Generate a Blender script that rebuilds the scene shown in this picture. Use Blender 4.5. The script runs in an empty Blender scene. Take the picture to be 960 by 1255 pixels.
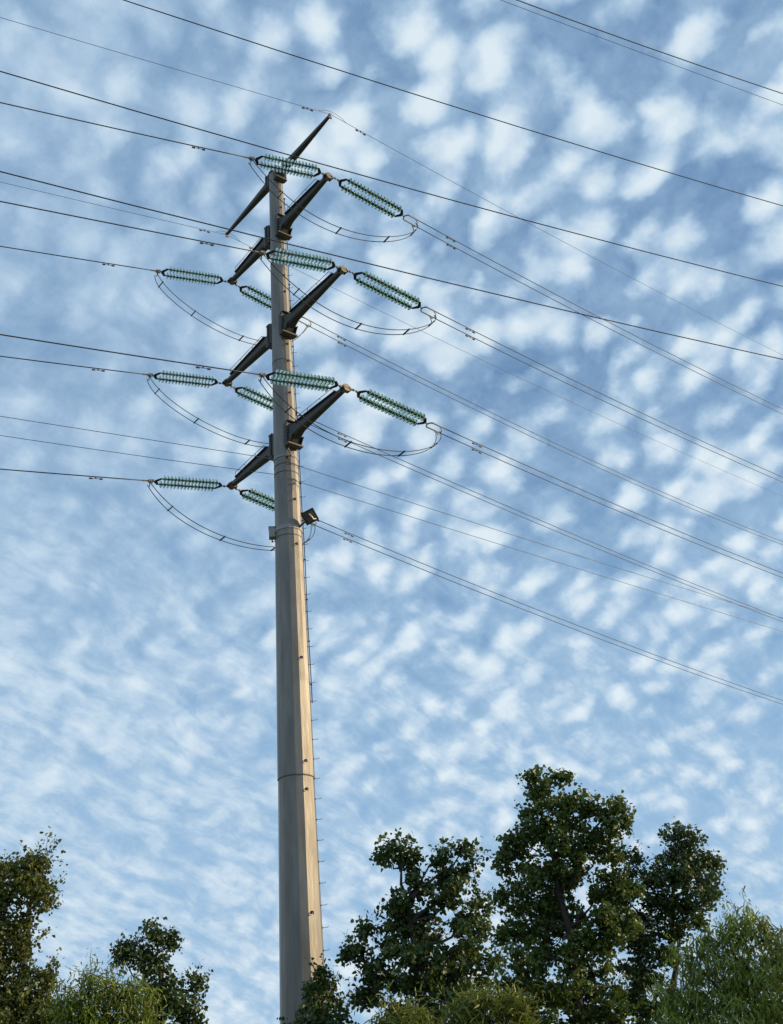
import bpy, math, random
import numpy as np
from mathutils import Vector, Matrix

scene = bpy.context.scene
COL = scene.collection
rng = np.random.default_rng(7)
random.seed(7)
R = math.radians

# ------------------------------------------------------------------ camera
F_PX, PITCH, ROLL, EYE = 1404.0, R(28.59), R(4.93), 1.6
fwd = np.array([0, math.cos(PITCH), math.sin(PITCH)])
rt0 = np.array([1.0, 0, 0]); up0 = np.cross(rt0, fwd)
rt = math.cos(ROLL) * rt0 - math.sin(ROLL) * up0
up = math.sin(ROLL) * rt0 + math.cos(ROLL) * up0
cd = bpy.data.cameras.new('camera'); cam = bpy.data.objects.new('camera', cd); COL.objects.link(cam)
cam.matrix_world = Matrix([[rt[i], up[i], -fwd[i], (0, 0, EYE)[i]] for i in range(3)] + [[0, 0, 0, 1]])
cd.sensor_fit = 'VERTICAL'; cd.sensor_height = 24.0; cd.lens = F_PX / 1255 * 24.0
cd.clip_start = 0.1; cd.clip_end = 5000
scene.camera = cam
scene.render.resolution_x, scene.render.resolution_y = 783, 1024

# ------------------------------------------------------------------ sun and sky
SUN_EL, SUN_AZ = R(19), R(85)               # azimuth clockwise from the viewing direction (+Y)
sun_dir = Vector((math.sin(SUN_AZ) * math.cos(SUN_EL), math.cos(SUN_AZ) * math.cos(SUN_EL), math.sin(SUN_EL)))
sl = bpy.data.lights.new('sun', 'SUN'); sl.energy = 5.0; sl.angle = R(0.5); sl.color = (1.0, 0.76, 0.45)
so = bpy.data.objects.new('sun', sl); COL.objects.link(so)
so.rotation_euler = (-sun_dir).to_track_quat('-Z', 'Y').to_euler()
scene.view_settings.view_transform = 'Standard'; scene.view_settings.look = 'None'
scene.view_settings.exposure = 0.0; scene.view_settings.gamma = 1.0

w = bpy.data.worlds.new('World'); scene.world = w; w.use_nodes = True
nt = w.node_tree; N = nt.nodes; K = nt.links
for n in list(N): N.remove(n)
class G:                                       # tiny wrapper for building node graphs
    def __init__(s, nt): s.nt = nt
    def node(s, t, **kw):
        n = s.nt.nodes.new(t)
        for k, v in kw.items(): setattr(n, k, v)
        return n
    def put(s, sock, v):
        if isinstance(v, bpy.types.NodeSocket): s.nt.links.new(v, sock)
        else: sock.default_value = v
    def m(s, op, a, b=0.0, c=0.0, clamp=False):
        n = s.node('ShaderNodeMath', operation=op, use_clamp=clamp)
        s.put(n.inputs[0], a); s.put(n.inputs[1], b)
        if op in ('MULTIPLY_ADD',): s.put(n.inputs[2], c)
        return n.outputs[0]
    def vm(s, op, a, b=(0, 0, 0)):
        n = s.node('ShaderNodeVectorMath', operation=op); s.put(n.inputs[0], a)
        if op == 'SCALE': s.put(n.inputs[3], b)
        else: s.put(n.inputs[1], b)
        return n.outputs[0]
    def noise(s, v, scale, detail=4, rough=.55, out='Fac', dist=0.0):
        n = s.node('ShaderNodeTexNoise'); s.put(n.inputs['Vector'], v); n.inputs['Scale'].default_value = scale
        n.inputs['Detail'].default_value = detail; n.inputs['Roughness'].default_value = rough
        n.inputs['Distortion'].default_value = dist
        return n.outputs[out]
    def step(s, v, lo, hi, a=0.0, b=1.0, smooth=True):
        n = s.node('ShaderNodeMapRange'); n.interpolation_type = 'SMOOTHSTEP' if smooth else 'LINEAR'
        s.put(n.inputs[0], v)
        for i, x in enumerate((lo, hi, a, b)): s.put(n.inputs[1 + i], x)
        return n.outputs[0]
    def mix(s, f, a, b, typ='MIX'):
        n = s.node('ShaderNodeMix', data_type='RGBA', blend_type=typ); s.put(n.inputs[0], f)
        s.put(n.inputs[6], a); s.put(n.inputs[7], b); return n.outputs[2]
g = G(nt)
sky = g.node('ShaderNodeTexSky', sky_type='NISHITA'); sky.sun_disc = False
sky.sun_elevation = SUN_EL; sky.sun_rotation = SUN_AZ; sky.altitude = 50; sky.air_density = 1.0
sky.dust_density = 0.6; sky.ozone_density = 1.8
tc = g.node('ShaderNodeTexCoord'); D3 = tc.outputs['Generated']
sep = g.node('ShaderNodeSeparateXYZ'); g.put(sep.inputs[0], D3)
zz = g.m('MAXIMUM', sep.outputs[2], 0.0)
zc = g.m('ADD', zz, 0.55)                      # a curved cloud layer: it never runs to infinity at the horizon
cmb = g.node('ShaderNodeCombineXYZ')
g.put(cmb.inputs[0], g.m('DIVIDE', sep.outputs[0], zc)); g.put(cmb.inputs[1], g.m('DIVIDE', sep.outputs[1], zc))
P0 = cmb.outputs[0]
rot = g.node('ShaderNodeVectorRotate', rotation_type='Z_AXIS'); g.put(rot.inputs[0], P0); rot.inputs['Angle'].default_value = R(-35)
PR = g.vm('MULTIPLY', rot.outputs[0], (1.0, 0.74, 1.0))
warp = g.vm('SUBTRACT', g.noise(P0, 9.0, 3, .5, 'Color'), (0.5, 0.5, 0.5))
P1 = g.vm('ADD', PR, g.vm('SCALE', warp, 0.045))
warp2 = g.vm('SUBTRACT', g.noise(P0, 40.0, 3, .6, 'Color'), (0.5, 0.5, 0.5))
P2 = g.vm('ADD', P1, g.vm('SCALE', warp2, 0.017))
vor = g.node('ShaderNodeTexVoronoi', feature='SMOOTH_F1'); g.put(vor.inputs['Vector'], P2)
vor.inputs['Scale'].default_value = 38.0; vor.inputs['Smoothness'].default_value = 0.65; vor.inputs['Randomness'].default_value = 0.85
cell = g.step(vor.outputs['Distance'], 0.12, 0.62, 1.0, 0.0, smooth=False)    # puffs, 1 in the middle
low = g.step(zz, 0.05, 0.62, 1.0, 0.0)         # aerial perspective: everything paler lower down
big = g.noise(P0, 2.6, 3, .5)
mid = g.noise(P1, 17.0, 5, .58)
fine = g.noise(P2, 64.0, 6, .62)
rw = g.node('ShaderNodeVectorRotate', rotation_type='Z_AXIS'); g.put(rw.inputs[0], g.vm('ADD', P0, g.vm('SCALE', warp, 0.06))); rw.inputs['Angle'].default_value = R(-52)
wisp = g.noise(g.vm('MULTIPLY', rw.outputs[0], (0.42, 1.0, 1.0)), 42.0, 6, .60)
# cellular strength: crisp to the right, a smooth veil to the left
side = g.step(g.m('ADD', g.m('MULTIPLY', sep.outputs[0], 1.0), g.m('MULTIPLY', g.m('SUBTRACT', big, 0.5), 0.9)), -0.34, 0.06)
cs = g.step(side, 0.0, 1.0, 0.14, 0.62, smooth=False)
d = g.m('MULTIPLY', cell, g.m('MULTIPLY', cs, g.m('SUBTRACT', 1.0, g.m('MULTIPLY', low, .52))))
d = g.m('ADD', d, g.m('MULTIPLY', g.m('SUBTRACT', mid, .5), g.m('ADD', .34, g.m('MULTIPLY', side, .28))))
d = g.m('ADD', d, .30)
d = g.m('ADD', d, g.m('MULTIPLY', fine, 0.20))
d = g.m('ADD', d, g.m('MULTIPLY', g.m('SUBTRACT', wisp, .5), g.m('ADD', 0.24, g.m('MULTIPLY', low, 0.95))))
d = g.m('ADD', d, g.m('ADD', .19, g.m('MULTIPLY', low, .10)))
d = g.m('ADD', d, g.m('MULTIPLY', g.m('SUBTRACT', big, 0.5), 0.55))
d = g.m('ADD', d, g.m('MULTIPLY', g.m('SUBTRACT', 1.0, side), 0.13))
dens = g.step(d, 0.33, 0.92)
thick = g.step(d, 0.64, 1.22)
veil = g.m('ADD', g.m('MULTIPLY', dens, g.m('SUBTRACT', 0.86, g.m('MULTIPLY', low, .16))), g.m('ADD', .10, g.m('MULTIPLY', low, 0.27)))
CLOUD_LO, CLOUD_HI = (4.4, 6.35, 8.5, 1), (8.3, 9.5, 10.3, 1)
ccol = g.mix(thick, CLOUD_LO, CLOUD_HI)
skyc = g.mix(g.m('MULTIPLY', low, 0.7), g.mix(0.55, sky.outputs[0], (1.0, 2.85, 6.1, 1)), (2.9, 5.8, 9.1, 1))
full = g.mix(veil, skyc, ccol)
bg = g.node('ShaderNodeBackground'); g.put(bg.inputs[0], full); bg.inputs[1].default_value = 0.09
g.put(g.node('ShaderNodeOutputWorld').inputs[0], bg.outputs[0])
#@@SKYEND

# ------------------------------------------------------------------ materials
def mat(name, col, rough=.6, metal=0.0, var=.12, scale=6.0, bump=0.0, bscale=60, col2=None, trans=0.0, fol=False, coat=0.0, stretch=None):
    m = bpy.data.materials.new(name); m.use_nodes = True
    q = G(m.node_tree); b = m.node_tree.nodes['Principled BSDF']
    tcn = q.node('ShaderNodeTexCoord'); V = tcn.outputs['Object']
    if stretch: V = q.vm('MULTIPLY', V, stretch)
    n1 = q.noise(V, scale, 5, .6)
    c1 = tuple(c * (1 - var) for c in col) + (1,); c2 = tuple(min(1, c * (1 + var)) for c in (col2 or col)) + (1,)
    base = q.mix(q.step(n1, .3, .7), c1, c2)
    if fol:
        geo = q.node('ShaderNodeNewGeometry'); ri = geo.outputs['Random Per Island']
        base = q.mix(q.step(ri, .0, 1.0, 0, .75, False), base, tuple(c * f for c, f in zip(col2 or col, (1.35, 1.2, .9))) + (1,))
        base = q.mix(q.m('GREATER_THAN', ri, .965), base, (.16, .13, .03, 1))
    q.put(b.inputs['Base Color'], base); b.inputs['Roughness'].default_value = rough
    b.inputs['Metallic'].default_value = metal
    if coat: b.inputs['Coat Weight'].default_value = coat
    if trans: b.inputs['Transmission Weight'].default_value = trans
    if bump:
        bn = q.node('ShaderNodeBump'); bn.inputs['Strength'].default_value = bump; bn.inputs['Distance'].default_value = .02
        q.put(bn.inputs['Height'], q.noise(V, bscale, 4, .6)); q.put(b.inputs['Normal'], bn.outputs[0])
    if fol:
        tr = q.node('ShaderNodeBsdfTranslucent'); q.put(tr.inputs[0], base)
        mx = q.node('ShaderNodeMixShader'); mx.inputs[0].default_value = .3
        q.put(mx.inputs[1], b.outputs[0]); q.put(mx.inputs[2], tr.outputs[0])
        out = [n for n in m.node_tree.nodes if n.type == 'OUTPUT_MATERIAL'][0]; q.put(out.inputs[0], mx.outputs[0])
    return m
M_POLE = mat('galvanised_steel', (.190, .178, .158), .46, .72, .20, 3.0, .25, 7, stretch=(1, 1, .16))
M_ARM = mat('weathered_arm_steel', (.062, .060, .058), .6, .2, .14, 5, .1, 30)
M_PLATE = mat('plate_steel', (.13, .12, .105), .6, .2, .12, 9)
M_DARK = mat('dark_steel', (.035, .034, .034), .6, .1, .15, 10)
M_FIT = mat('galvanised_fittings', (.27, .225, .19), .5, .35, .15, 20)
M_GLASS = mat('green_glass', (.60, .88, .68), .08, 0, .25, 3, trans=.8, coat=.2)
M_WIRE = mat('aluminium_wire', (.050, .050, .053), .5, .5, .1, 3)
M_EARTH = mat('earth_wire_steel', (.085, .09, .10), .5, .4, .1, 3)
M_BROWN = mat('sheathed_wire', (.13, .10, .075), .6, .1, .1, 3)
M_FIBRE = mat('black_sheath', (.07, .07, .075), .45, 0, .1, 3)
M_SEAM = mat('weld_seam_steel', (.10, .09, .08), .7, .1, .1, 8)
M_BOX = mat('pale_box_paint', (.30, .30, .29), .5, 0, .08, 8)
M_CELL = mat('dark_panel_back', (.12, .115, .10), .5, 0, .15, 12)
M_WHITE = mat('white_enamel', (.62, .60, .54), .45, 0, .05, 8)
M_BARK = mat('bark', (.045, .037, .029), .85, 0, .3, 12, .6, 40)
M_GRASS = mat('grass_ground', (.06, .08, .03), .9, 0, .35, .8, .4, 8, (.10, .10, .045))
FOL = {'broad': mat('broad_leaf_dark', (.042, .085, .018), .5, 0, .3, 1.3, fol=True, col2=(.085, .135, .026)),
       'cool': mat('broad_leaf_cool', (.032, .070, .022), .5, 0, .3, 1.3, fol=True, col2=(.058, .100, .026)),
       'mixed': mat('olive_green_leaf', (.055, .088, .022), .55, 0, .3, 1.5, fol=True, col2=(.100, .130, .028)),
       'olive': mat('olive_leaf', (.090, .130, .025), .55, 0, .3, 1.5, fol=True, col2=(.17, .21, .035)),
       'lime': mat('lime_leaf', (.085, .145, .018), .5, 0, .35, 1.5, fol=True, col2=(.16, .22, .026)),
       'willow': mat('narrow_leaf', (.10, .16, .035), .5, 0, .4, 1.2, fol=True, col2=(.20, .27, .05))}

# ------------------------------------------------------------------ mesh helpers
def tag(o, label=None, cat=None, group=None, kind=None):
    if label: o['label'] = label
    if cat: o['category'] = cat
    if group: o['group'] = group
    if kind: o['kind'] = kind
    return o
class MB:
    def __init__(s): s.v = []; s.f = []; s.mi = []
    def add(s, V, F, mi=0):
        b = len(s.v); s.v += [tuple(map(float, p)) for p in V]; s.f += [tuple(i + b for i in f) for f in F]; s.mi += [mi] * len(F); return s
    def box(s, c, h, X=(1, 0, 0), Y=(0, 1, 0), Z=(0, 0, 1), mi=0):
        c, X, Y, Z = map(lambda a: np.array(a, float), (c, X, Y, Z)); V = []
        for i in (-1, 1):
            for j in (-1, 1):
                for k in (-1, 1): V.append(c + X * h[0] * i + Y * h[1] * j + Z * h[2] * k)
        return s.add(V, [(0, 1, 3, 2), (4, 6, 7, 5), (0, 4, 5, 1), (2, 3, 7, 6), (0, 2, 6, 4), (1, 5, 7, 3)], mi)
    def tube(s, P, r, seg=6, mi=0, cap=True):
        P = np.array(P, float); n = len(P); r = np.broadcast_to(r, n)
        T = np.gradient(P, axis=0); T /= np.linalg.norm(T, axis=1)[:, None] + 1e-12
        a = np.array([0, 0, 1.]) if abs(T[0][2]) < .9 else np.array([1., 0, 0])
        V = []
        for i in range(n):
            u_ = np.cross(T[i], a); u_ /= np.linalg.norm(u_); v_ = np.cross(T[i], u_)
            a = -np.cross(T[i], u_) if False else np.cross(u_, T[i])
            for k in range(seg):
                th = 2 * math.pi * k / seg; V.append(P[i] + r[i] * (u_ * math.cos(th) + v_ * math.sin(th)))
        F = [(i * seg + k, i * seg + (k + 1) % seg, (i + 1) * seg + (k + 1) % seg, (i + 1) * seg + k) for i in range(n - 1) for k in range(seg)]
        if cap: F += [tuple(range(seg))[::-1], tuple((n - 1) * seg + k for k in range(seg))]
        return s.add(V, F, mi)
    def loft(s, rings, mi=0, cap=True):
        n = len(rings[0]); V = [p for rg in rings for p in rg]
        F = [(i * n + k, i * n + (k + 1) % n, (i + 1) * n + (k + 1) % n, (i + 1) * n + k) for i in range(len(rings) - 1) for k in range(n)]
        if cap: F += [tuple(range(n))[::-1], tuple((len(rings) - 1) * n + k for k in range(n))]
        return s.add(V, F, mi)
    def lathe(s, prof, seg=12, mi=0):          # round the X axis: prof = [(x, r)]
        return s.loft([[(x, r * math.cos(2 * math.pi * k / seg), r * math.sin(2 * math.pi * k / seg)) for k in range(seg)] for x, r in prof], mi)
    def mesh(s, name, mats, smooth=False):
        me = bpy.data.meshes.new(name); me.from_pydata(s.v, [], s.f)
        for m_ in (mats if isinstance(mats, (list, tuple)) else [mats]): me.materials.append(m_)
        me.polygons.foreach_set('material_index', s.mi)
        if smooth: me.polygons.foreach_set('use_smooth', [True] * len(s.f))
        me.update(); return me
def origin_of(o):
    return np.array(o['_o']) if o is not None and '_o' in o else np.zeros(3)
def link(name, me, parent=None, loc=(0, 0, 0), M=None):
    o = bpy.data.objects.new(name, me); COL.objects.link(o); o.parent = parent
    if M is not None: o.matrix_local = M
    else: o.location = loc
    return o
def empty(name, loc, M=None):
    o = bpy.data.objects.new(name, None); COL.objects.link(o); o.empty_display_size = .2
    if M is not None: o.matrix_world = M
    else: o.location = loc
    return o
def frame(o, X, Zup=(0, 0, 1)):
    X = np.array(X, float); X /= np.linalg.norm(X); Y = np.cross(Zup, X); Y /= np.linalg.norm(Y); Z = np.cross(X, Y)
    return Matrix([[X[i], Y[i], Z[i], o[i]] for i in range(3)] + [[0, 0, 0, 1]])

# ------------------------------------------------------------------ ground
gm = MB(); n = 60; xs = np.linspace(-1, 1, n + 1); xs = np.sign(xs) * np.abs(xs) ** 2.5 * 1500
V = [(x, y, -.02 + .25 * math.sin(x * .05) * math.sin(y * .06 + 1) * min(1, abs(x * y) / 2000)) for x in xs for y in xs]
gm.add(V, [(i * (n + 1) + j, (i + 1) * (n + 1) + j, (i + 1) * (n + 1) + j + 1, i * (n + 1) + j + 1) for i in range(n) for j in range(n)])
tag(link('ground', gm.mesh('ground', M_GRASS, True)), 'rough grassy ground under the pole and trees', kind='structure')

# ------------------------------------------------------------------ the pole
D, AZ = 28.0, R(-5.88)
BASE = np.array([D * math.sin(AZ), D * math.cos(AZ), 0.0])
PHI = R(-50.28); U = np.array([math.cos(PHI), math.sin(PHI), 0.0])
to_cam = math.atan2(-BASE[1], -BASE[0])
def axis_x(z): return -max(0.0, 17.0 - z) * .0052      # the real shaft bows very slightly
def rad(z): return .446 + (9.53 - z) * .0155 if z < 9.53 else .457 - (z - 9.53) * .0117
def ring16(z, r): return [(axis_x(z) + r * math.cos(to_cam + math.pi * 2 * k / 16), r * math.sin(to_cam + math.pi * 2 * k / 16), z) for k in range(16)]
pole = empty('power_pole', BASE)
tag(pole, 'tall tapered many-sided steel power pole carrying six dark crossarms', 'power pole')
def section(z0, z1, r0, r1, label=None):
    mb = MB(); k = max(2, int((z1 - z0) / 1.5))
    mb.loft([ring16(z0 + (z1 - z0) * i / k, r0 + (r1 - r0) * i / k) for i in range(k + 1)])
    o = link('pole_section', mb.mesh('pole_section', M_POLE), pole)
    if label: o['label'] = label
section(-.1, 9.72, rad(0), rad(9.52) - .002, 'wide lower section of the pole')
section(9.53, 16.18, rad(9.54) + .004, rad(16.18), 'middle section of the pole')
section(16.19, 29.80, rad(16.19) - .003, rad(29.8), 'slender upper section carrying the crossarms')
for z in (9.53, 16.18, 18.20, 18.46, 22.1, 25.9):
    mb = MB(); r = rad(z + .01) + .006; hh = .012
    mb.loft([ring16(z - hh, r), ring16(z + hh, r)]); link('weld_seam', mb.mesh('weld_seam', M_SEAM), pole)
mb = MB(); mb.loft([ring16(29.801, rad(29.8) + .02), ring16(29.86, rad(29.8) + .02), ring16(29.90, rad(29.8) - .06)])
link('pole_cap', mb.mesh('pole_cap', M_ARM), pole)

def around(ang, z, off):                      # point on the pole surface; ang measured from the side facing the camera, + to its right
    a = to_cam + ang; r = rad(z) + off
    return np.array([axis_x(z) + r * math.cos(a), r * math.sin(a), z])
# step bolts up the right flank, plus lugs on the sunlit face
ang_step = R(84); sb = MB()
sb.tube([(-.03, 0, 0), (.13, 0, 0), (.15, 0, .01), (.156, 0, .028)], .0065, 5)
sb.lathe([(-.001, .026), (.02, .026)], 6)
me_step = sb.mesh('step_bolt', M_DARK)
z = 2.0; k = 0
while z < 28.9:
    a = ang_step; p = around(a, z, -.004 - .012)
    if not any(abs(z - za) < .45 for za in (27.2, 23.25, 19.3)):
        link('step_bolt', me_step, pole, M=frame(p, [math.cos(to_cam + a), math.sin(to_cam + a), 0]))
    z += .5; k += 1
lg = MB(); lg.box((.012, 0, 0), (.016, .018, .03)); lg.tube([(.02, 0, .01), (.06, 0, .01), (.07, 0, -.04), (.04, 0, -.055)], .010, 5)
me_lug = lg.mesh('climbing_lug', M_DARK)
for z in (9.18, 9.88, 15.9, 12.6, 22.05, 22.68, 20.9, 21.5, 24.7, 26.4, 25.35, 28.2, 28.9, 6.3, 17.3):
    a = R(33.7); link('climbing_lug', me_lug, pole, M=frame(around(a, z, -.01), [math.cos(to_cam + a), math.sin(to_cam + a), 0]))
mb = MB(); a = R(99)
mb.tube([around(a, z, .036 + .006 * math.sin(z * 1.7)) for z in np.linspace(11.5, 28.8, 70)], .013, 5)
for z in np.arange(12, 28.8, 1.2): mb.box(around(a, z, .025), (.035, .02, .012), [math.cos(to_cam + a), math.sin(to_cam + a), 0], [-math.sin(to_cam + a), math.cos(to_cam + a), 0])
link('safety_cable', mb.mesh('safety_cable', M_DARK), pole)
# clamp bands
for z, hh in ((16.43, .055), (18.72, .03)):
    mb = MB(); mb.loft([ring16(z - hh, rad(z) + .014), ring16(z + hh, rad(z) + .014)])
    o = link('clamp_band', mb.mesh('clamp_band', M_BOX), pole)

# crossarms: local X along the arm, Y across it, Z up
hexb = MB(); hexb.lathe([(0, .019), (.022, .019)], 6); me_bolt = hexb.mesh('bolt', M_PLATE)
def octa(x, hy, hz, cz=0, ch=.32):
    a, b = hy * (1 - ch), hz * (1 - ch)
    return [(x, hy, cz - b), (x, hy, cz + b), (x, a, cz + hz), (x, -a, cz + hz), (x, -hy, cz + b), (x, -hy, cz - b), (x, -a, cz - hz), (x, a, cz - hz)]
ZT = dict(E=29.69, P1=27.35, P2=23.40, P3=19.43); LT = dict(E=3.206, P1=2.923, P2=3.31, P3=3.077)
TIP = {}
def crossarm(lev, side):
    zt, L = ZT[lev], LT[lev]; u = U * side; r = rad(zt)
    TIP[('N' if side > 0 else 'F') + lev] = BASE + u * L + [0, 0, zt]
    M = frame((0, 0, zt), u)
    mb = MB()
    mb.loft([octa(r + .13, .19, .32, -.06), octa(r + .24, .155, .23, -.03), octa(r + .50, .125, .155), octa(L - .16, .066, .075, .02)])
    arm = link('crossarm', mb.mesh('crossarm', M_ARM), pole, M=M)
    def sub(name, m_, mt, lab=None):
        o = link(name, m_.mesh(name, mt), arm)
        if lab: o['label'] = lab
    s = MB()
    s.box((r - .02, 0, -.05), (.05, .23, .36)); s.box((r + .055, 0, -.05), (.014, .26, .37)); s.box((r + .098, 0, -.05), (.016, .265, .375))
    sub('base_plate', s, M_ARM)
    s = MB(); s.box((r + .10, 0, -.432), (.10, .25, .022)); sub('stiffener_plate', s, M_PLATE)
    s = MB(); s.box((r + .10, 0, .335), (.09, .24, .014)); sub('stiffener_plate', s, M_ARM)
    for sy in (-1, 1):
        s = MB(); s.add([(r + .12, sy * .19, -.43), (r + .33, sy * .175, -.20), (r + .12, sy * .19, -.1), (r + .12, sy * .21, -.43), (r + .33, sy * .195, -.20), (r + .12, sy * .21, -.1)],
              [(0, 1, 2), (3, 5, 4), (0, 3, 4, 1), (1, 4, 5, 2), (2, 5, 3, 0)]); sub('gusset', s, M_ARM)
        for i in range(7):
            link('bolt', me_bolt, arm, loc=(r + .114, sy * .235, -.37 + i * .105))
    # walkway strip along the upper far-from-sun edge, and the thin hand line above it
    sgn = -1 if side > 0 else 1
    s = MB(); x0, x1 = r + .42, L - .42
    s.add([(x0, sgn * .10, .125), (x1, sgn * .055, .075), (x1, sgn * .125, .085), (x0, sgn * .185, .135), (x0, sgn * .10, .165), (x1, sgn * .055, .115), (x1, sgn * .125, .105), (x0, sgn * .185, .155)],
          [(0, 1, 2, 3), (4, 7, 6, 5), (0, 4, 5, 1), (1, 5, 6, 2), (2, 6, 7, 3), (3, 7, 4, 0)])
    sub('walkway_strip', s, M_DARK)
    s = MB(); yy = sgn * .15
    s.tube([(x0 + .1, yy, .16), (x0 + .14, yy, .27), (x1 - .1, yy, .20), (x1 - .06, yy - sgn * .04, .13)], .009, 5)
    for f in (.33, .66): s.tube([(x0 + (x1 - x0) * f, yy, .16), (x0 + (x1 - x0) * f, yy, .27 - .07 * f)], .009, 5)
    sub('hand_line', s, M_DARK)
    s = MB(); s.loft([octa(L - .17, .085, .095, .02), octa(L - .03, .088, .10, .02)]); s.lathe([(L - .028, .115), (L + .0, .115)], 12)
    sub('end_cap', s, M_FIT)
    for sy in (-1, 1):
        s = MB(); s.box((L - .1, sy * .105, -.01), (.07, .03, .05)); s.tube([(L - .1, sy * .13, -.02), (L - .03, sy * .16, -.02)], .02, 6); sub('attachment_lug', s, M_DARK)
for lev in ('P1', 'P2', 'P3'):
    for sd in (1, -1): crossarm(lev, sd)
for sd in (1, -1):                              # slim earth-wire arms at the very top
    zt, L = ZT['E'], LT['E']; r = rad(zt); u = U * sd
    TIP[('N' if sd > 0 else 'F') + 'E'] = BASE + u * L + [0, 0, zt]
    mb = MB(); mb.loft([octa(r + .1, .15, .17, -.03), octa(r + .22, .115, .12), octa(L - .06, .042, .046)])
    arm = link('earth_wire_arm', mb.mesh('earth_wire_arm', M_ARM), pole, M=frame((0, 0, zt), u))
    s = MB(); s.box((r - .02, 0, -.05), (.05, .19, .24)); s.box((r + .06, 0, -.05), (.014, .21, .26)); s.box((r + .094, 0, -.05), (.014, .21, .26)); link('base_plate', s.mesh('base_plate', M_ARM), arm)
    s = MB(); s.box((r + .08, 0, -.31), (.085, .195, .014)); link('stiffener_plate', s.mesh('stiffener_plate', M_PLATE), arm)
    for sy in (-1, 1):
        for i in range(5): link('bolt', me_bolt, arm, loc=(r + .108, sy * .18, -.25 + i * .1))
    s = MB(); s.lathe([(L - .06, .07), (L - .015, .07), (L, .045)], 10); s.box((L - .04, 0, -.08), (.02, .05, .05)); link('end_cap', s.mesh('end_cap', M_FIT), arm)

# ------------------------------------------------------------------ line geometry (fitted once, in metres)
RR = dict(NP1=(41.84, -.0259, .00157), NP2=(42.58, -.0261, .0016), NP3=(43.96, -.0272, .00142), FP1=(45.9, -.0269, .0016), FP2=(45.46, -.0269, .00084), FP3=(47.95, -.0275, .00085),
          NE=(40.18, -.0261, .0013), FE=(42.67, -.0264, .001))
LL = dict(NP1=(30.95, -.1568, .0011), NP2=(32.71, -.1574, .00078), NP3=(34.05, -.1552, .00115), FP1=(30.92, -.1555, .00103), FP2=(32.33, -.1549, .00118), FP3=(32.95, -.1546, .00109),
          NE=(33.75, -.1555, .00036), FE=(35.11, -.1552, .00071))
def dirs(k, side):
    ps, s, c = (RR if side > 0 else LL)[k]; ps = R(ps)
    return np.array([math.cos(ps), math.sin(ps), 0]) * side, s, c
def along(k, side, t):
    d, s, c = dirs(k, side); t = np.atleast_1d(np.asarray(t, float)); tc_ = np.minimum(t, 50)
    zz_ = s * tc_ + c * tc_ ** 2 + (t - tc_) * (s + 2 * c * 50)
    return TIP[k] + d * t[:, None] + np.array([0, 0, 1.]) * zz_[:, None]

NAMES = {'P1': 'topmost', 'P2': 'middle', 'P3': 'lowest'}
ARM_OF = {'N': 'longer-looking crossarm reaching right towards the camera', 'F': 'crossarm reaching left away from the camera'}
def which(k): return ('%s %s-hand crossarm' % (NAMES[k[1:]], 'right' if k[0] == 'N' else 'left'))

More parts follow.
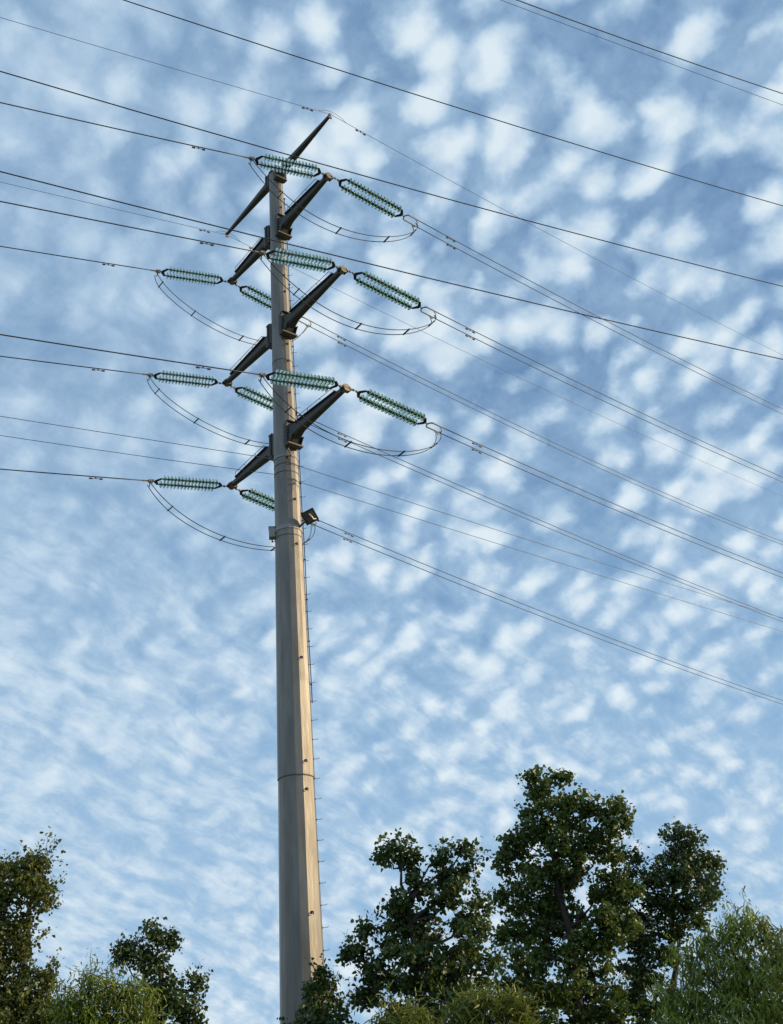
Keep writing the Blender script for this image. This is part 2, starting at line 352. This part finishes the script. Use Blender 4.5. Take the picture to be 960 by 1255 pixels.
# ------------------------------------------------------------------ insulator sets
ds = MB()
ds.lathe([(0, .026), (.006, .040), (.05, .042), (.056, .03)], 8, 1)
ds.lathe([(.050, .045), (.056, .08), (.060, .110), (.064, .114), (.067, .108), (.062, .08), (.068, .07), (.060, .05), (.072, .035)], 14, 0)
ds.lathe([(.068, .018), (.118, .018)], 6, 1)
me_disc = ds.mesh('glass_disc', [M_GLASS, M_DARK], True)
def insulator(k, side):
    ta, tb, te = (.41, 2.86, 3.42) if side > 0 else (.33, 2.43, 2.6)
    p0 = along(k, side, 0)[0]; p1 = along(k, side, te)[0]
    M = frame(p0, p1 - p0); root = empty('insulator_set', p0, M)
    what = {('N', 1): 'green glass double insulator string going right from', ('N', -1): 'green glass double insulator string going left from',
            ('F', 1): 'green glass insulator string vanishing behind the pole from', ('F', -1): 'green glass insulator string in open sky left of'}[(k[0], side)]
    tag(root, what + ' the ' + which(k), 'insulator', 'double insulator strings on the crossarm tips')
    e = .165
    def part(name, mb, mt): return link(name, mb.mesh(name, mt), root)
    s = MB(); s.tube([(.02, 0, 0), (ta - .02, 0, 0)], .016, 6)
    for x in (.10, .22, .34)[:3 if side > 0 else 2]: s.lathe([(x - .03, .018), (x - .02, .036), (x + .02, .036), (x + .03, .018)], 8)
    part('link_rod', s, M_FIT)
    for xa, sg in ((ta, 1), (tb, -1)):
        s = MB(); h = .010
        pts = [(xa - sg * .03, -.05), (xa - sg * .03, .05), (xa + sg * .10, e + .03), (xa + sg * .14, e + .03), (xa + sg * .14, e - .035), (xa + sg * .06, 0), (xa + sg * .14, -e + .035), (xa + sg * .14, -e - .03), (xa + sg * .10, -e - .03)]
        m_ = len(pts); s.add([(x, y, -h) for x, y in pts] + [(x, y, h) for x, y in pts],
              [tuple(range(m_)), tuple(range(2 * m_ - 1, m_ - 1, -1))] + [(i, i + m_, (i + 1) % m_ + m_, (i + 1) % m_) for i in range(m_)])
        for sy in (-1, 1): s.tube([(xa + sg * .10, sy * e, 0), (xa + sg * .2, sy * e, 0)], .02, 6)
        part('yoke_plate', s, M_DARK)
    xs0, xs1 = ta + .17, tb - .17; nd = 16; pitch = (xs1 - xs0) / nd
    for sy in (-1, 1):
        for i in range(nd):
            o = link('glass_disc', me_disc, root, loc=(xs0 + i * pitch, sy * e, 0))
            o.rotation_euler = (random.random() * 6, random.uniform(-.03, .03), random.uniform(-.03, .03)); o.scale = (pitch / .116, 1, 1)
    s = MB(); s.tube([(tb, 0, 0), (tb + .14 if side > 0 else te - .02, 0, 0)], .02, 6)
    if side > 0:                                # the two dead-end clamps part like a ring
        s.tube([(tb + .10, 0, 0), (tb + .15, .09, 0), (tb + .20, .125, 0), (te + .12, .125, 0)], [.016, .022, .024, .02], 6)
        s.tube([(tb + .10, 0, 0), (tb + .15, -.09, 0), (tb + .20, -.125, 0), (te + .12, -.125, 0)], [.016, .022, .024, .02], 6)
        for sy in (-1, 1): s.tube([(te - .08, sy * .125, 0), (te + .02, sy * .10, -.10), (te + .0, sy * .04, -.16)], .016, 6)
        s.tube([(te + .05, .125, 0), (te + .12, .07, -.07), (te + .10, 0, -.12), (te + .02, -.06, -.14)], .012, 6)
    else:
        s.box((te - .03, 0, 0), (.07, .05, .04)); s.tube([(te - .02, 0, 0), (te + .22, 0, 0)], .024, 6)
        for sy in (-1, 1): s.tube([(te - .04, 0, 0), (te - .02, sy * .08, -.05), (te, sy * .10, -.14)], .018, 6)
    part('tension_clamp', s, M_FIT)
    return root
KEYS = ['NP1', 'NP2', 'NP3', 'FP1', 'FP2', 'FP3']
for k in KEYS:
    for sd in (1, -1): insulator(k, sd)

# ------------------------------------------------------------------ wires
dm2 = MB(); dm2.tube([(-.17, 0, -.06), (.17, 0, -.06)], .008, 5)
for i, (c, h) in enumerate((((0, 0, -.03), (.018, .012, .034)), ((-.15, 0, -.064), (.045, .018, .018)), ((.15, 0, -.064), (.045, .018, .018)))): dm2.box(c, h)
me_damp = dm2.mesh('vibration_damper', M_DARK)
def wire(name, P, r, mt, label, cat, group=None, damp=(), seg=5):
    P = np.array(P); o0 = P[0]
    mb = MB(); mb.tube(P - o0, r, seg); o = link(name, mb.mesh(name, mt, True), None, loc=o0); tag(o, label, cat, group)
    L_ = np.concatenate([[0], np.cumsum(np.linalg.norm(np.diff(P, axis=0), axis=1))])
    for dd in damp:
        q = np.array([np.interp(dd, L_, P[:, i]) for i in range(3)]); q2 = np.array([np.interp(dd + .1, L_, P[:, i]) for i in range(3)])
        link('vibration_damper', me_damp, o, M=frame(q - o0, q2 - q))
    return o
TT = np.concatenate([np.linspace(0, 50, 51), np.linspace(55, 150, 20)])
for k in KEYS:
    d, s, c = dirs(k, 1); e = np.array([-d[1], d[0], 0]) * (.16 if k == 'FP3' else .125)
    P = along(k, 1, np.concatenate([[3.42], 3.42 + TT[1:]]))
    for sg, nm in ((1, 'upper'), (-1, 'lower')):
        wire('conductor_wire', P + e * sg, .0135, M_WIRE, '%s wire of the twin pair going right from the %s' % (nm, which(k)), 'power line', 'twin conductors going right', damp=(1.55 + .12 * sg,))
    P = along(k, -1, np.concatenate([[2.6], 2.6 + TT[1:]]))
    wire('conductor_wire', P, .0165, M_WIRE, 'single dark wire going left from the %s' % which(k), 'power line', 'conductors going left', damp=(1.6,))
for k, nm in (('NE', 'upper right'), ('FE', 'lower left')):
    wire('earth_wire', along(k, 1, TT + .05), .0075, M_EARTH, 'thin earth wire going right from the %s slim arm at the pole top' % nm, 'power line', 'thin earth wires', damp=(1.1,))
    wire('earth_wire', along(k, -1, TT + .05), .0075, M_EARTH, 'thin earth wire going left from the %s slim arm at the pole top' % nm, 'power line', 'thin earth wires', damp=(.8,))
    a, b = along(k, -1, .45)[0], along(k, 1, .6)[0]; t = np.linspace(0, 1, 14)[:, None]
    wire('earth_jumper', a + (b - a) * t + np.array([0, 0, .30]) * 4 * t * (1 - t) * .7, .006, M_EARTH, 'small loop of thin wire over the tip of the %s slim arm' % nm, 'wire loop', 'earth wire loops')
# jumper loops
JP = dict(NP1=(.40, 3.10, -.10, .45, .02), NP2=(.46, 2.95, -.09, .25, .06), NP3=(.31, 2.42, -.05, .95, .05),
          FP1=(-.01, .81, .22, 2.8, -.13), FP2=(.05, 1.05, .12, 2.45, -.07), FP3=(.26, 2.02, -.05, 1.4, -.02))
for k in KEYS:
    a, b = along(k, -1, 2.6)[0] - [0, 0, .1], along(k, 1, 3.36)[0] - [0, 0, .14]; ab = b - a; e = np.cross(ab, [0, 0, 1.]); e /= np.linalg.norm(e)
    q = JP[k]; c1 = a + ab * q[0] - [0, 0, q[1]] + e * q[4]; c2 = b - ab * q[2] - [0, 0, q[3]] + e * q[4]
    t = np.linspace(0, 1, 48)[:, None]; P = a * (1 - t) ** 3 + 3 * c1 * t * (1 - t) ** 2 + 3 * c2 * t * t * (1 - t) + b * t ** 3
    root = empty('jumper_loop', a)
    tag(root, 'pair of slack wires looping under the %s between its two insulator strings' % which(k), 'wire loop', 'twin jumper loops under the crossarms')
    hw = (.13 * np.minimum(1, .7 + 3 * t * (1 - t)))
    for sg in (-1, 1):
        mb = MB(); mb.tube(P + e * hw * sg - a, .0125, 6); link('jumper_wire', mb.mesh('jumper_wire', M_WIRE, True), root)
    for f in (.13, .37, .61, .85):
        i = int(f * 47); mb = MB(); tg = P[i + 1] - P[i]; tg /= np.linalg.norm(tg)
        mb.box(P[i] - a, (.014, hw[i][0] + .03, .02), tg, e, np.cross(tg, e)); link('spacer', mb.mesh('spacer', M_DARK), root)

# free lines strung past the pole, and two cables fixed to it
def straight(psi, g_, z0, s, c, t0, t1):
    a = BASE * g_; psi = R(psi); t = np.concatenate([np.linspace(t0, t1, 60)]); tc_ = np.clip(t, -50, 50)
    z_ = z0 + s * t + c * tc_ ** 2
    return np.stack([a[0] + math.cos(psi) * t, a[1] + math.sin(psi) * t, z_], 1)
for args, nm in (((28, .6, 22.24, .014, .00153, -70, 110), 'the sky from the top left edge above the pole top'),
                 ((28, .6, 19.20, .016, .00158, -70, 110), 'the top slim arm and the upper sky'),
                 ((28, .6, 16.80, .018, .00126, -70, 110), 'the pole just below the topmost crossarms')):
    wire('overhead_wire', straight(*args), .0125, M_WIRE, 'heavy black single wire crossing ' + nm, 'power line', 'single wires of a nearer line')
wire('overhead_wire', straight(28, .5, 22.97, -.014, .0034, -60, 60), .0125, M_BROWN, 'thick brownish wire crossing the top right corner, upper of two', 'power line', 'single wires of a nearer line')
wire('overhead_wire', straight(28, .5, 22.74, .003, .0009, -60, 80), .0058, M_EARTH, 'very thin wire crossing the top right corner under the brownish one', 'power line', 'single wires of a nearer line')
def wire_lr(g_, zl, sl_, cl, psl, zr, sr, cr, psr, label, sag_name):
    P1_ = straight(psl, g_, zl, sl_, cl, -60, 0); P2_ = straight(psr, g_, zr, sr, cr, 0.5, 90)
    wire('fibre_cable', np.concatenate([P1_, P2_]), .0085, M_FIBRE, label, 'cable', 'thin cables on the pole')
wire_lr(.984, 18.45, .047, .00013, 30, 18.42, -.012, .00055, 40, 'thin cable clamped to the front of the pole below the lowest crossarms', '')
wire_lr(1.0165, 18.50, .066, .0014, 30, 18.43, -.006, .00011, 40, 'thin cable passing behind the pole, lower of the two thin cables', '')
mb = MB(); p = around(R(5), 18.72, .03); mb.box(p, (.03, .05, .10)); mb.tube([p + [0, 0, .1], p + np.array([.05, -.06, .16]), p + np.array([.08, -.05, .05])], .016, 6); mb.box(p + np.array([.05, -.06, -.09]), (.09, .03, .02))
link('cable_clamp', mb.mesh('cable_clamp', M_FIT), pole)

# ------------------------------------------------------------------ tilted panel and box on the band
def world_dir(v): return np.array(v, float)
pc = BASE + around(R(62), 16.72, .30)
root = empty('bracketed_panel', pc); tag(root, 'small dark square panel tilted on a bracket at the sunlit side of the pole', 'panel')
A_ = rt * .88 + up * .46; B_ = rt * .50 - up * .82 + fwd * .35; B_ -= A_ * (A_ @ B_); A_ /= np.linalg.norm(A_); B_ /= np.linalg.norm(B_); C_ = np.cross(A_, B_)
s = MB(); s.box((0, 0, 0), (.165, .175, .012), A_, B_, C_); link('panel_sheet', s.mesh('panel_sheet', M_CELL), root)
s = MB()
for sg in (-1, 1): s.box(B_ * .178 * sg, (.185, .012, .022), A_, B_, C_); s.box(A_ * .178 * sg, (.012, .166, .021), A_, B_, C_)
link('panel_frame', s.mesh('panel_frame', M_DARK), root)
sgn = -1 if C_ @ fwd > 0 else 1
s = MB(); s.box(C_ * .07 * sgn - A_ * .03 + B_ * .05, (.075, .06, .05), A_, B_, C_); link('housing', s.mesh('housing', M_CELL), root)
s = MB(); s.tube([C_ * .05 * sgn - B_ * .09 + A_ * .02, C_ * .11 * sgn - B_ * .02 + A_ * .05, C_ * .11 * sgn + B_ * .07 + A_ * .06, C_ * .06 * sgn + B_ * .12 + A_ * .12], .022, 6); link('bracket_arm', s.mesh('bracket_arm', M_WHITE), root)
q = around(R(48), 16.43, .0) + BASE - pc
s = MB(); s.tube([q, q * .5 + C_ * .04 * sgn, C_ * .05 * sgn], .026, 6); link('bracket_pipe', s.mesh('bracket_pipe', M_DARK), root)
bp = BASE + around(R(-88), 16.40, .078)
root = empty('junction_box', bp); tag(root, 'small grey box strapped to the shaded left side of the pole', 'box')
an = to_cam + R(-88); X_ = np.array([math.cos(an), math.sin(an), 0]); Y_ = np.array([-X_[1], X_[0], 0])
s = MB(); s.box((0, 0, 0), (.085, .10, .150), X_, Y_); link('box_body', s.mesh('box_body', M_BOX), root)
s = MB(); s.box((0, 0, .159), (.095, .11, .009), X_, Y_); link('box_lid', s.mesh('box_lid', M_BOX), root)
s = MB()
for yy in (-.05, .04): s.tube([Y_ * yy + [0, 0, -.19], Y_ * yy + [0, 0, -.25]], .02, 6)
s.tube([Y_ * .04 + [0, 0, -.25], Y_ * .05 - X_ * .03 + [0, 0, -.30], -X_ * .07 + [0, 0, -.24]], .01, 5)
link('cable_gland', s.mesh('cable_gland', M_DARK), root)
#@@POLEEND

# ------------------------------------------------------------------ trees
def at(px, py, d):                             # a point on the line of sight through (px, py) of the 960 x 1255 picture, d metres ahead over the ground
    v = fwd + rt * (px - 480) / F_PX - up * (py - 627.5) / F_PX; v = v / math.hypot(v[0], v[1])
    return np.array([0, 0, EYE]) + v * d, d * math.hypot(1, v[2])
def unit(n_):
    v = rng.normal(size=(n_, 3)); return v / np.linalg.norm(v, axis=1)[:, None]
LEAF = {'broad': np.array([(0, 0, 0), (-.46, .30, .10), (-.33, .74, .05), (0, 1.05, -.10), (.33, .74, .05), (.46, .30, .10)]),
        'narrow': np.array([(0, 0, 0), (-.10, .30, .02), (-.07, .70, -.06), (0, 1.05, -.20), (.07, .70, -.06), (.10, .30, .02)])}
def leaves(C, size, kind, droop, name, mt, parent, o0):
    n_ = len(C); T = LEAF[kind]
    y = unit(n_); y[:, 2] -= droop; y /= np.linalg.norm(y, axis=1)[:, None]
    nn = unit(n_); nn[:, 2] = np.abs(nn[:, 2]) + .35
    x = np.cross(y, nn); x /= np.linalg.norm(x, axis=1)[:, None]; z_ = np.cross(x, y)
    sz = size * rng.uniform(.55, 1.45, n_) ** 1.2
    V = C[:, None, :] + sz[:, None, None] * (T[None, :, 0, None] * x[:, None] + T[None, :, 1, None] * y[:, None] + T[None, :, 2, None] * z_[:, None])
    V = (V.reshape(-1, 3) - o0).astype(np.float32)
    base = (np.arange(n_) * 6)[:, None]
    idx = (base[:, :, None] + np.array([[0, 1, 2, 3], [0, 3, 4, 5]])[None]).reshape(-1).astype(np.int32)
    me = bpy.data.meshes.new(name); me.vertices.add(len(V)); me.vertices.foreach_set('co', V.ravel())
    me.loops.add(len(idx)); me.loops.foreach_set('vertex_index', idx); me.polygons.add(n_ * 2)
    me.polygons.foreach_set('loop_start', np.arange(n_ * 2, dtype=np.int32) * 4)
    me.materials.append(mt); me.update(); me.validate()
    o = link(name, me, parent); o['kind'] = 'stuff'; return o
def bez(a, b, sag, n_=7, wob=.0):
    t = np.linspace(0, 1, n_)[:, None]; c = (a + b) / 2 + sag
    P = a * (1 - t) ** 2 + 2 * c * t * (1 - t) + b * t * t
    if wob: P[1:-1] += rng.normal(size=(n_ - 2, 3)) * wob
    return P
def tree(name, d, blobs, tx, label, cat, fol='broad', leaf=.105, kind='broad', droop=.5, dens=1.0, cl=.24, ln=30, group=None, trunk_r=.14, sprays=0):
    B = []
    for i, (x, y, r) in enumerate(blobs):
        dd = d + rng.uniform(-.5, .5) * min(2.0, r * d / F_PX * 1.4); p, dist = at(x, y, dd); B.append((p, r * dist / F_PX * .93))
    b0, _ = at(tx, 1255, d); b0[2] = 0
    root = empty(name, b0); tag(root, label, cat, group)
    zt = max(p[2] for p, r in B); top = B[int(np.argmax([p[2] for p, r in B]))][0]
    trunk = MB(); zs = [p[2] for p, r in B]
    mid_ = np.mean([p for p, r in B], axis=0); mid_[2] = b0[2] + (zt) * .55
    tp = np.array([b0, b0 + [.05, 0, .9], (b0 * .5 + mid_ * .5) * [1, 1, 1], mid_, mid_ * .35 + top * .65, top * .97 + mid_ * .03])
    tp[1] = b0 + (tp[2] - b0) * .45
    t_ = np.linspace(0, 5, 18); P = np.stack([np.interp(t_, range(6), tp[:, i]) for i in range(3)], 1)
    P[1:-1] += rng.normal(size=(16, 3)) * [.04, .04, .0]
    rr = np.interp(t_, [0, .3, 3, 5], [trunk_r * 1.4, trunk_r, trunk_r * .45, .012])
    trunk.tube(P - b0, rr, 8); link('trunk', trunk.mesh('trunk', M_BARK, True), root)
    tw = MB(); CL = []
    for p, r in B:
        cand = P[(P[:, 2] < p[2] - .1)]; 
        if len(cand) == 0: cand = P[:2]
        a = cand[np.argmin(np.linalg.norm(cand - p, axis=1) + .5 * np.abs(cand[:, 2] - (p[2] - 1.0)))]
        lb = MB(); L_ = np.linalg.norm(p - a); lb.tube(bez(a, p, np.array([0, 0, -.12 * L_]), 8, .04) - b0, np.linspace(max(.02, .035 * L_ ** .5), .008, 8), 5)
        link('limb', lb.mesh('limb', M_BARK, True), root)
        nc = int(max(3, dens * 62 * r ** 2 + 3 * r / .2)); v = unit(nc) * (rng.uniform(.12, 1, nc) ** .45)[:, None] * r
        v[:, 2] *= 1.0; c = p + v; CL.append(c)
        for q_ in c[::2]: tw.tube(bez(p, q_, np.array([0, 0, -.04]), 4, .02) - b0, np.linspace(.010, .003, 4), 3, cap=False)
    CL = np.concatenate(CL)
    # ragged outline: short sprays poking out of the upper blobs
    sp = []
    for i in range(sprays):
        p, r = B[rng.integers(len(B))]
        v = unit(1)[0]; v[2] = abs(v[2]) + .1; v /= np.linalg.norm(v); a = p + v * r * .8; b = p + v * (r + rng.uniform(.08, .38))
        tw.tube(bez(a, b, np.zeros(3), 4, .02) - b0, np.linspace(.006, .003, 4), 3, cap=False)
        sp.append(a + (b - a) * rng.uniform(0, 1.05, (18, 1)) + rng.normal(size=(18, 3)) * .055)
    link('twigs', tw.mesh('twigs', M_BARK), root)['kind'] = 'stuff'
    per = rng.integers(int(ln * .5), int(ln * 1.5), len(CL)); cs_ = rng.uniform(.6, 1.25, len(CL)) * cl
    C = np.repeat(CL, per, 0) + unit(per.sum()) * (rng.uniform(0, 1, per.sum()) ** .5 * np.repeat(cs_, per))[:, None] * [1, 1, .8]
    if sp: C = np.concatenate([C] + sp)
    leaves(C, leaf, kind, droop, 'crown', FOL[fol], root, b0)
    return root
tree('broadleaf_tree', 23.5, [(663, 968, 17), (655, 952, 8), (690, 952, 12), (682, 985, 22), (716, 985, 12), (705, 1002, 24), (746, 1000, 20), (760, 986, 8), (765, 1012, 7), (655, 1010, 22), (640, 1035, 22),
     (620, 1052, 15), (690, 1040, 34), (735, 1040, 26), (650, 1075, 30), (618, 1096, 14), (690, 1095, 38), (740, 1085, 24), (640, 1130, 26), (690, 1145, 44), (737, 1140, 28), (618, 1148, 12), (768, 1092, 18), (762, 1128, 22),
     (650, 1190, 36), (710, 1200, 46), (640, 1240, 40), (700, 1250, 46), (750, 1240, 24), (680, 1320, 70)], 695,
     'tallest dark broadleaf tree, right of centre, with a ragged pointed top', 'tree', 'broad', .066, dens=1.15, ln=60, cl=.21, sprays=70, group='trees along the bottom of the view', trunk_r=.18)
tree('broadleaf_tree', 24.8, [(828, 1026, 13), (846, 1026, 11), (845, 1052, 24), (870, 1062, 14), (820, 1067, 18), (852, 1090, 28), (872, 1094, 12), (803, 1088, 22), (775, 1062, 13), (822, 1120, 24), (788, 1120, 24), (850, 1122, 16), (760, 1095, 18), (752, 1130, 20), (762, 1048, 9),
     (772, 1150, 20), (800, 1160, 18), (832, 1148, 11), (778, 1195, 20), (798, 1196, 18), (790, 1240, 24), (815, 1172, 12), (765, 1225, 18), (790, 1300, 40)], 790,
     'dark round-topped broadleaf tree leaning right beside the tallest tree', 'tree', 'cool', .060, dens=1.5, ln=52, sprays=50, group='trees along the bottom of the view')
tree('broadleaf_tree', 21.5, [(484, 1042, 9), (474, 1052, 7), (505, 1055, 12), (540, 1048, 11), (570, 1038, 7), (575, 1060, 6), (550, 1072, 16), (518, 1080, 20), (498, 1105, 18), (555, 1105, 24), (588, 1110, 11), (520, 1135, 30), (573, 1145, 27),
     (483, 1120, 12), (480, 1152, 20), (448, 1140, 5), (445, 1165, 12), (428, 1170, 7), (460, 1192, 22), (512, 1185, 36), (560, 1195, 40), (598, 1185, 18), (452, 1228, 18), (500, 1240, 40), (560, 1250, 44), (510, 1320, 60)], 520,
     'dark broadleaf tree with two leafy spires, first tree right of the pole', 'tree', 'cool', .066, dens=1.2, ln=60, cl=.21, sprays=80, group='trees along the bottom of the view')
tree('young_tree', 22.5, [(394, 1196, 6), (386, 1212, 10), (404, 1218, 10), (384, 1238, 16), (414, 1234, 9), (404, 1262, 26), (370, 1262, 14), (400, 1310, 30)], 398,
     'small dark leafy treetop standing directly in front of the base of the pole', 'tree', 'cool', .060, dens=1.7, ln=52, sprays=24, group='trees along the bottom of the view', trunk_r=.07)
tree('broadleaf_tree', 21, [(5, 1090, 36), (30, 1074, 22), (50, 1056, 9), (46, 1068, 10), (50, 1100, 20), (8, 1130, 30), (28, 1160, 18), (5, 1200, 36), (36, 1218, 26), (60, 1200, 8), (15, 1250, 46), (55, 1255, 26), (-45, 1100, 50), (-50, 1180, 60),
     (-20, 1300, 70), (45, 1310, 50)], -10, 'tall olive-green tree cut off by the left edge of the photo', 'tree', 'mixed', .052, dens=1.7, ln=64, sprays=60, group='trees along the bottom of the view', trunk_r=.16)
tree('broadleaf_tree', 25, [(190, 1145, 13), (208, 1155, 13), (160, 1165, 15), (180, 1175, 15), (152, 1178, 8), (195, 1185, 13), (236, 1208, 11), (212, 1218, 18), (190, 1215, 16), (236, 1235, 12), (205, 1245, 26), (235, 1262, 14), (205, 1310, 40)], 200,
     'small dark broadleaf tree with a knobbly crown left of the pole', 'tree', 'cool', .060, dens=1.5, ln=54, sprays=36, group='trees along the bottom of the view', trunk_r=.1)
tree('leafy_shrub', 18, [(112, 1200, 6), (92, 1225, 14), (125, 1215, 16), (152, 1212, 16), (78, 1240, 16), (110, 1240, 22), (150, 1238, 22), (175, 1222, 12), (178, 1248, 14), (135, 1275, 36), (90, 1285, 36), (170, 1290, 30)], 130,
     'bright yellow-green bush low between the two left-hand trees', 'bush', 'lime', .085, 'narrow', .7, dens=2.8, ln=50, sprays=50, group='bushes along the bottom edge', trunk_r=.06)
tree('willow_tree', 17, [(914, 1134, 8), (897, 1140, 9), (882, 1154, 9), (940, 1142, 10), (864, 1170, 11), (900, 1172, 20), (945, 1176, 22), (850, 1186, 16), (888, 1200, 30), (938, 1210, 36), (848, 1228, 24), (898, 1250, 40), (950, 1260, 36), (826, 1222, 9), (838, 1262, 26),
     (990, 1180, 46), (1000, 1250, 55), (900, 1320, 70)], 920, 'feathery green tree with narrow drooping leaves at the right edge', 'tree', 'willow', .095, 'narrow', 1.0, dens=2.0, ln=46, sprays=110, group='trees along the bottom of the view', trunk_r=.1)
tree('leafy_shrub', 14, [(600, 1228, 9), (575, 1236, 9), (622, 1236, 10), (590, 1246, 14), (640, 1248, 12), (560, 1252, 12), (610, 1262, 22), (570, 1272, 24), (640, 1275, 22), (605, 1320, 45)], 605,
     'olive-yellow narrow-leaved bush at the foot of the tallest tree', 'bush', 'olive', .085, 'narrow', .1, dens=3.2, ln=52, sprays=50, group='bushes along the bottom edge', trunk_r=.05)
tree('leafy_shrub', 15, [(503, 1246, 7), (486, 1252, 8), (515, 1256, 9), (470, 1262, 10), (495, 1270, 18), (528, 1272, 12), (500, 1320, 35)], 498,
     'smaller olive narrow-leaved bush below the two-spired tree', 'bush', 'olive', .085, 'narrow', .1, dens=3.2, ln=52, sprays=26, group='bushes along the bottom edge', trunk_r=.04)
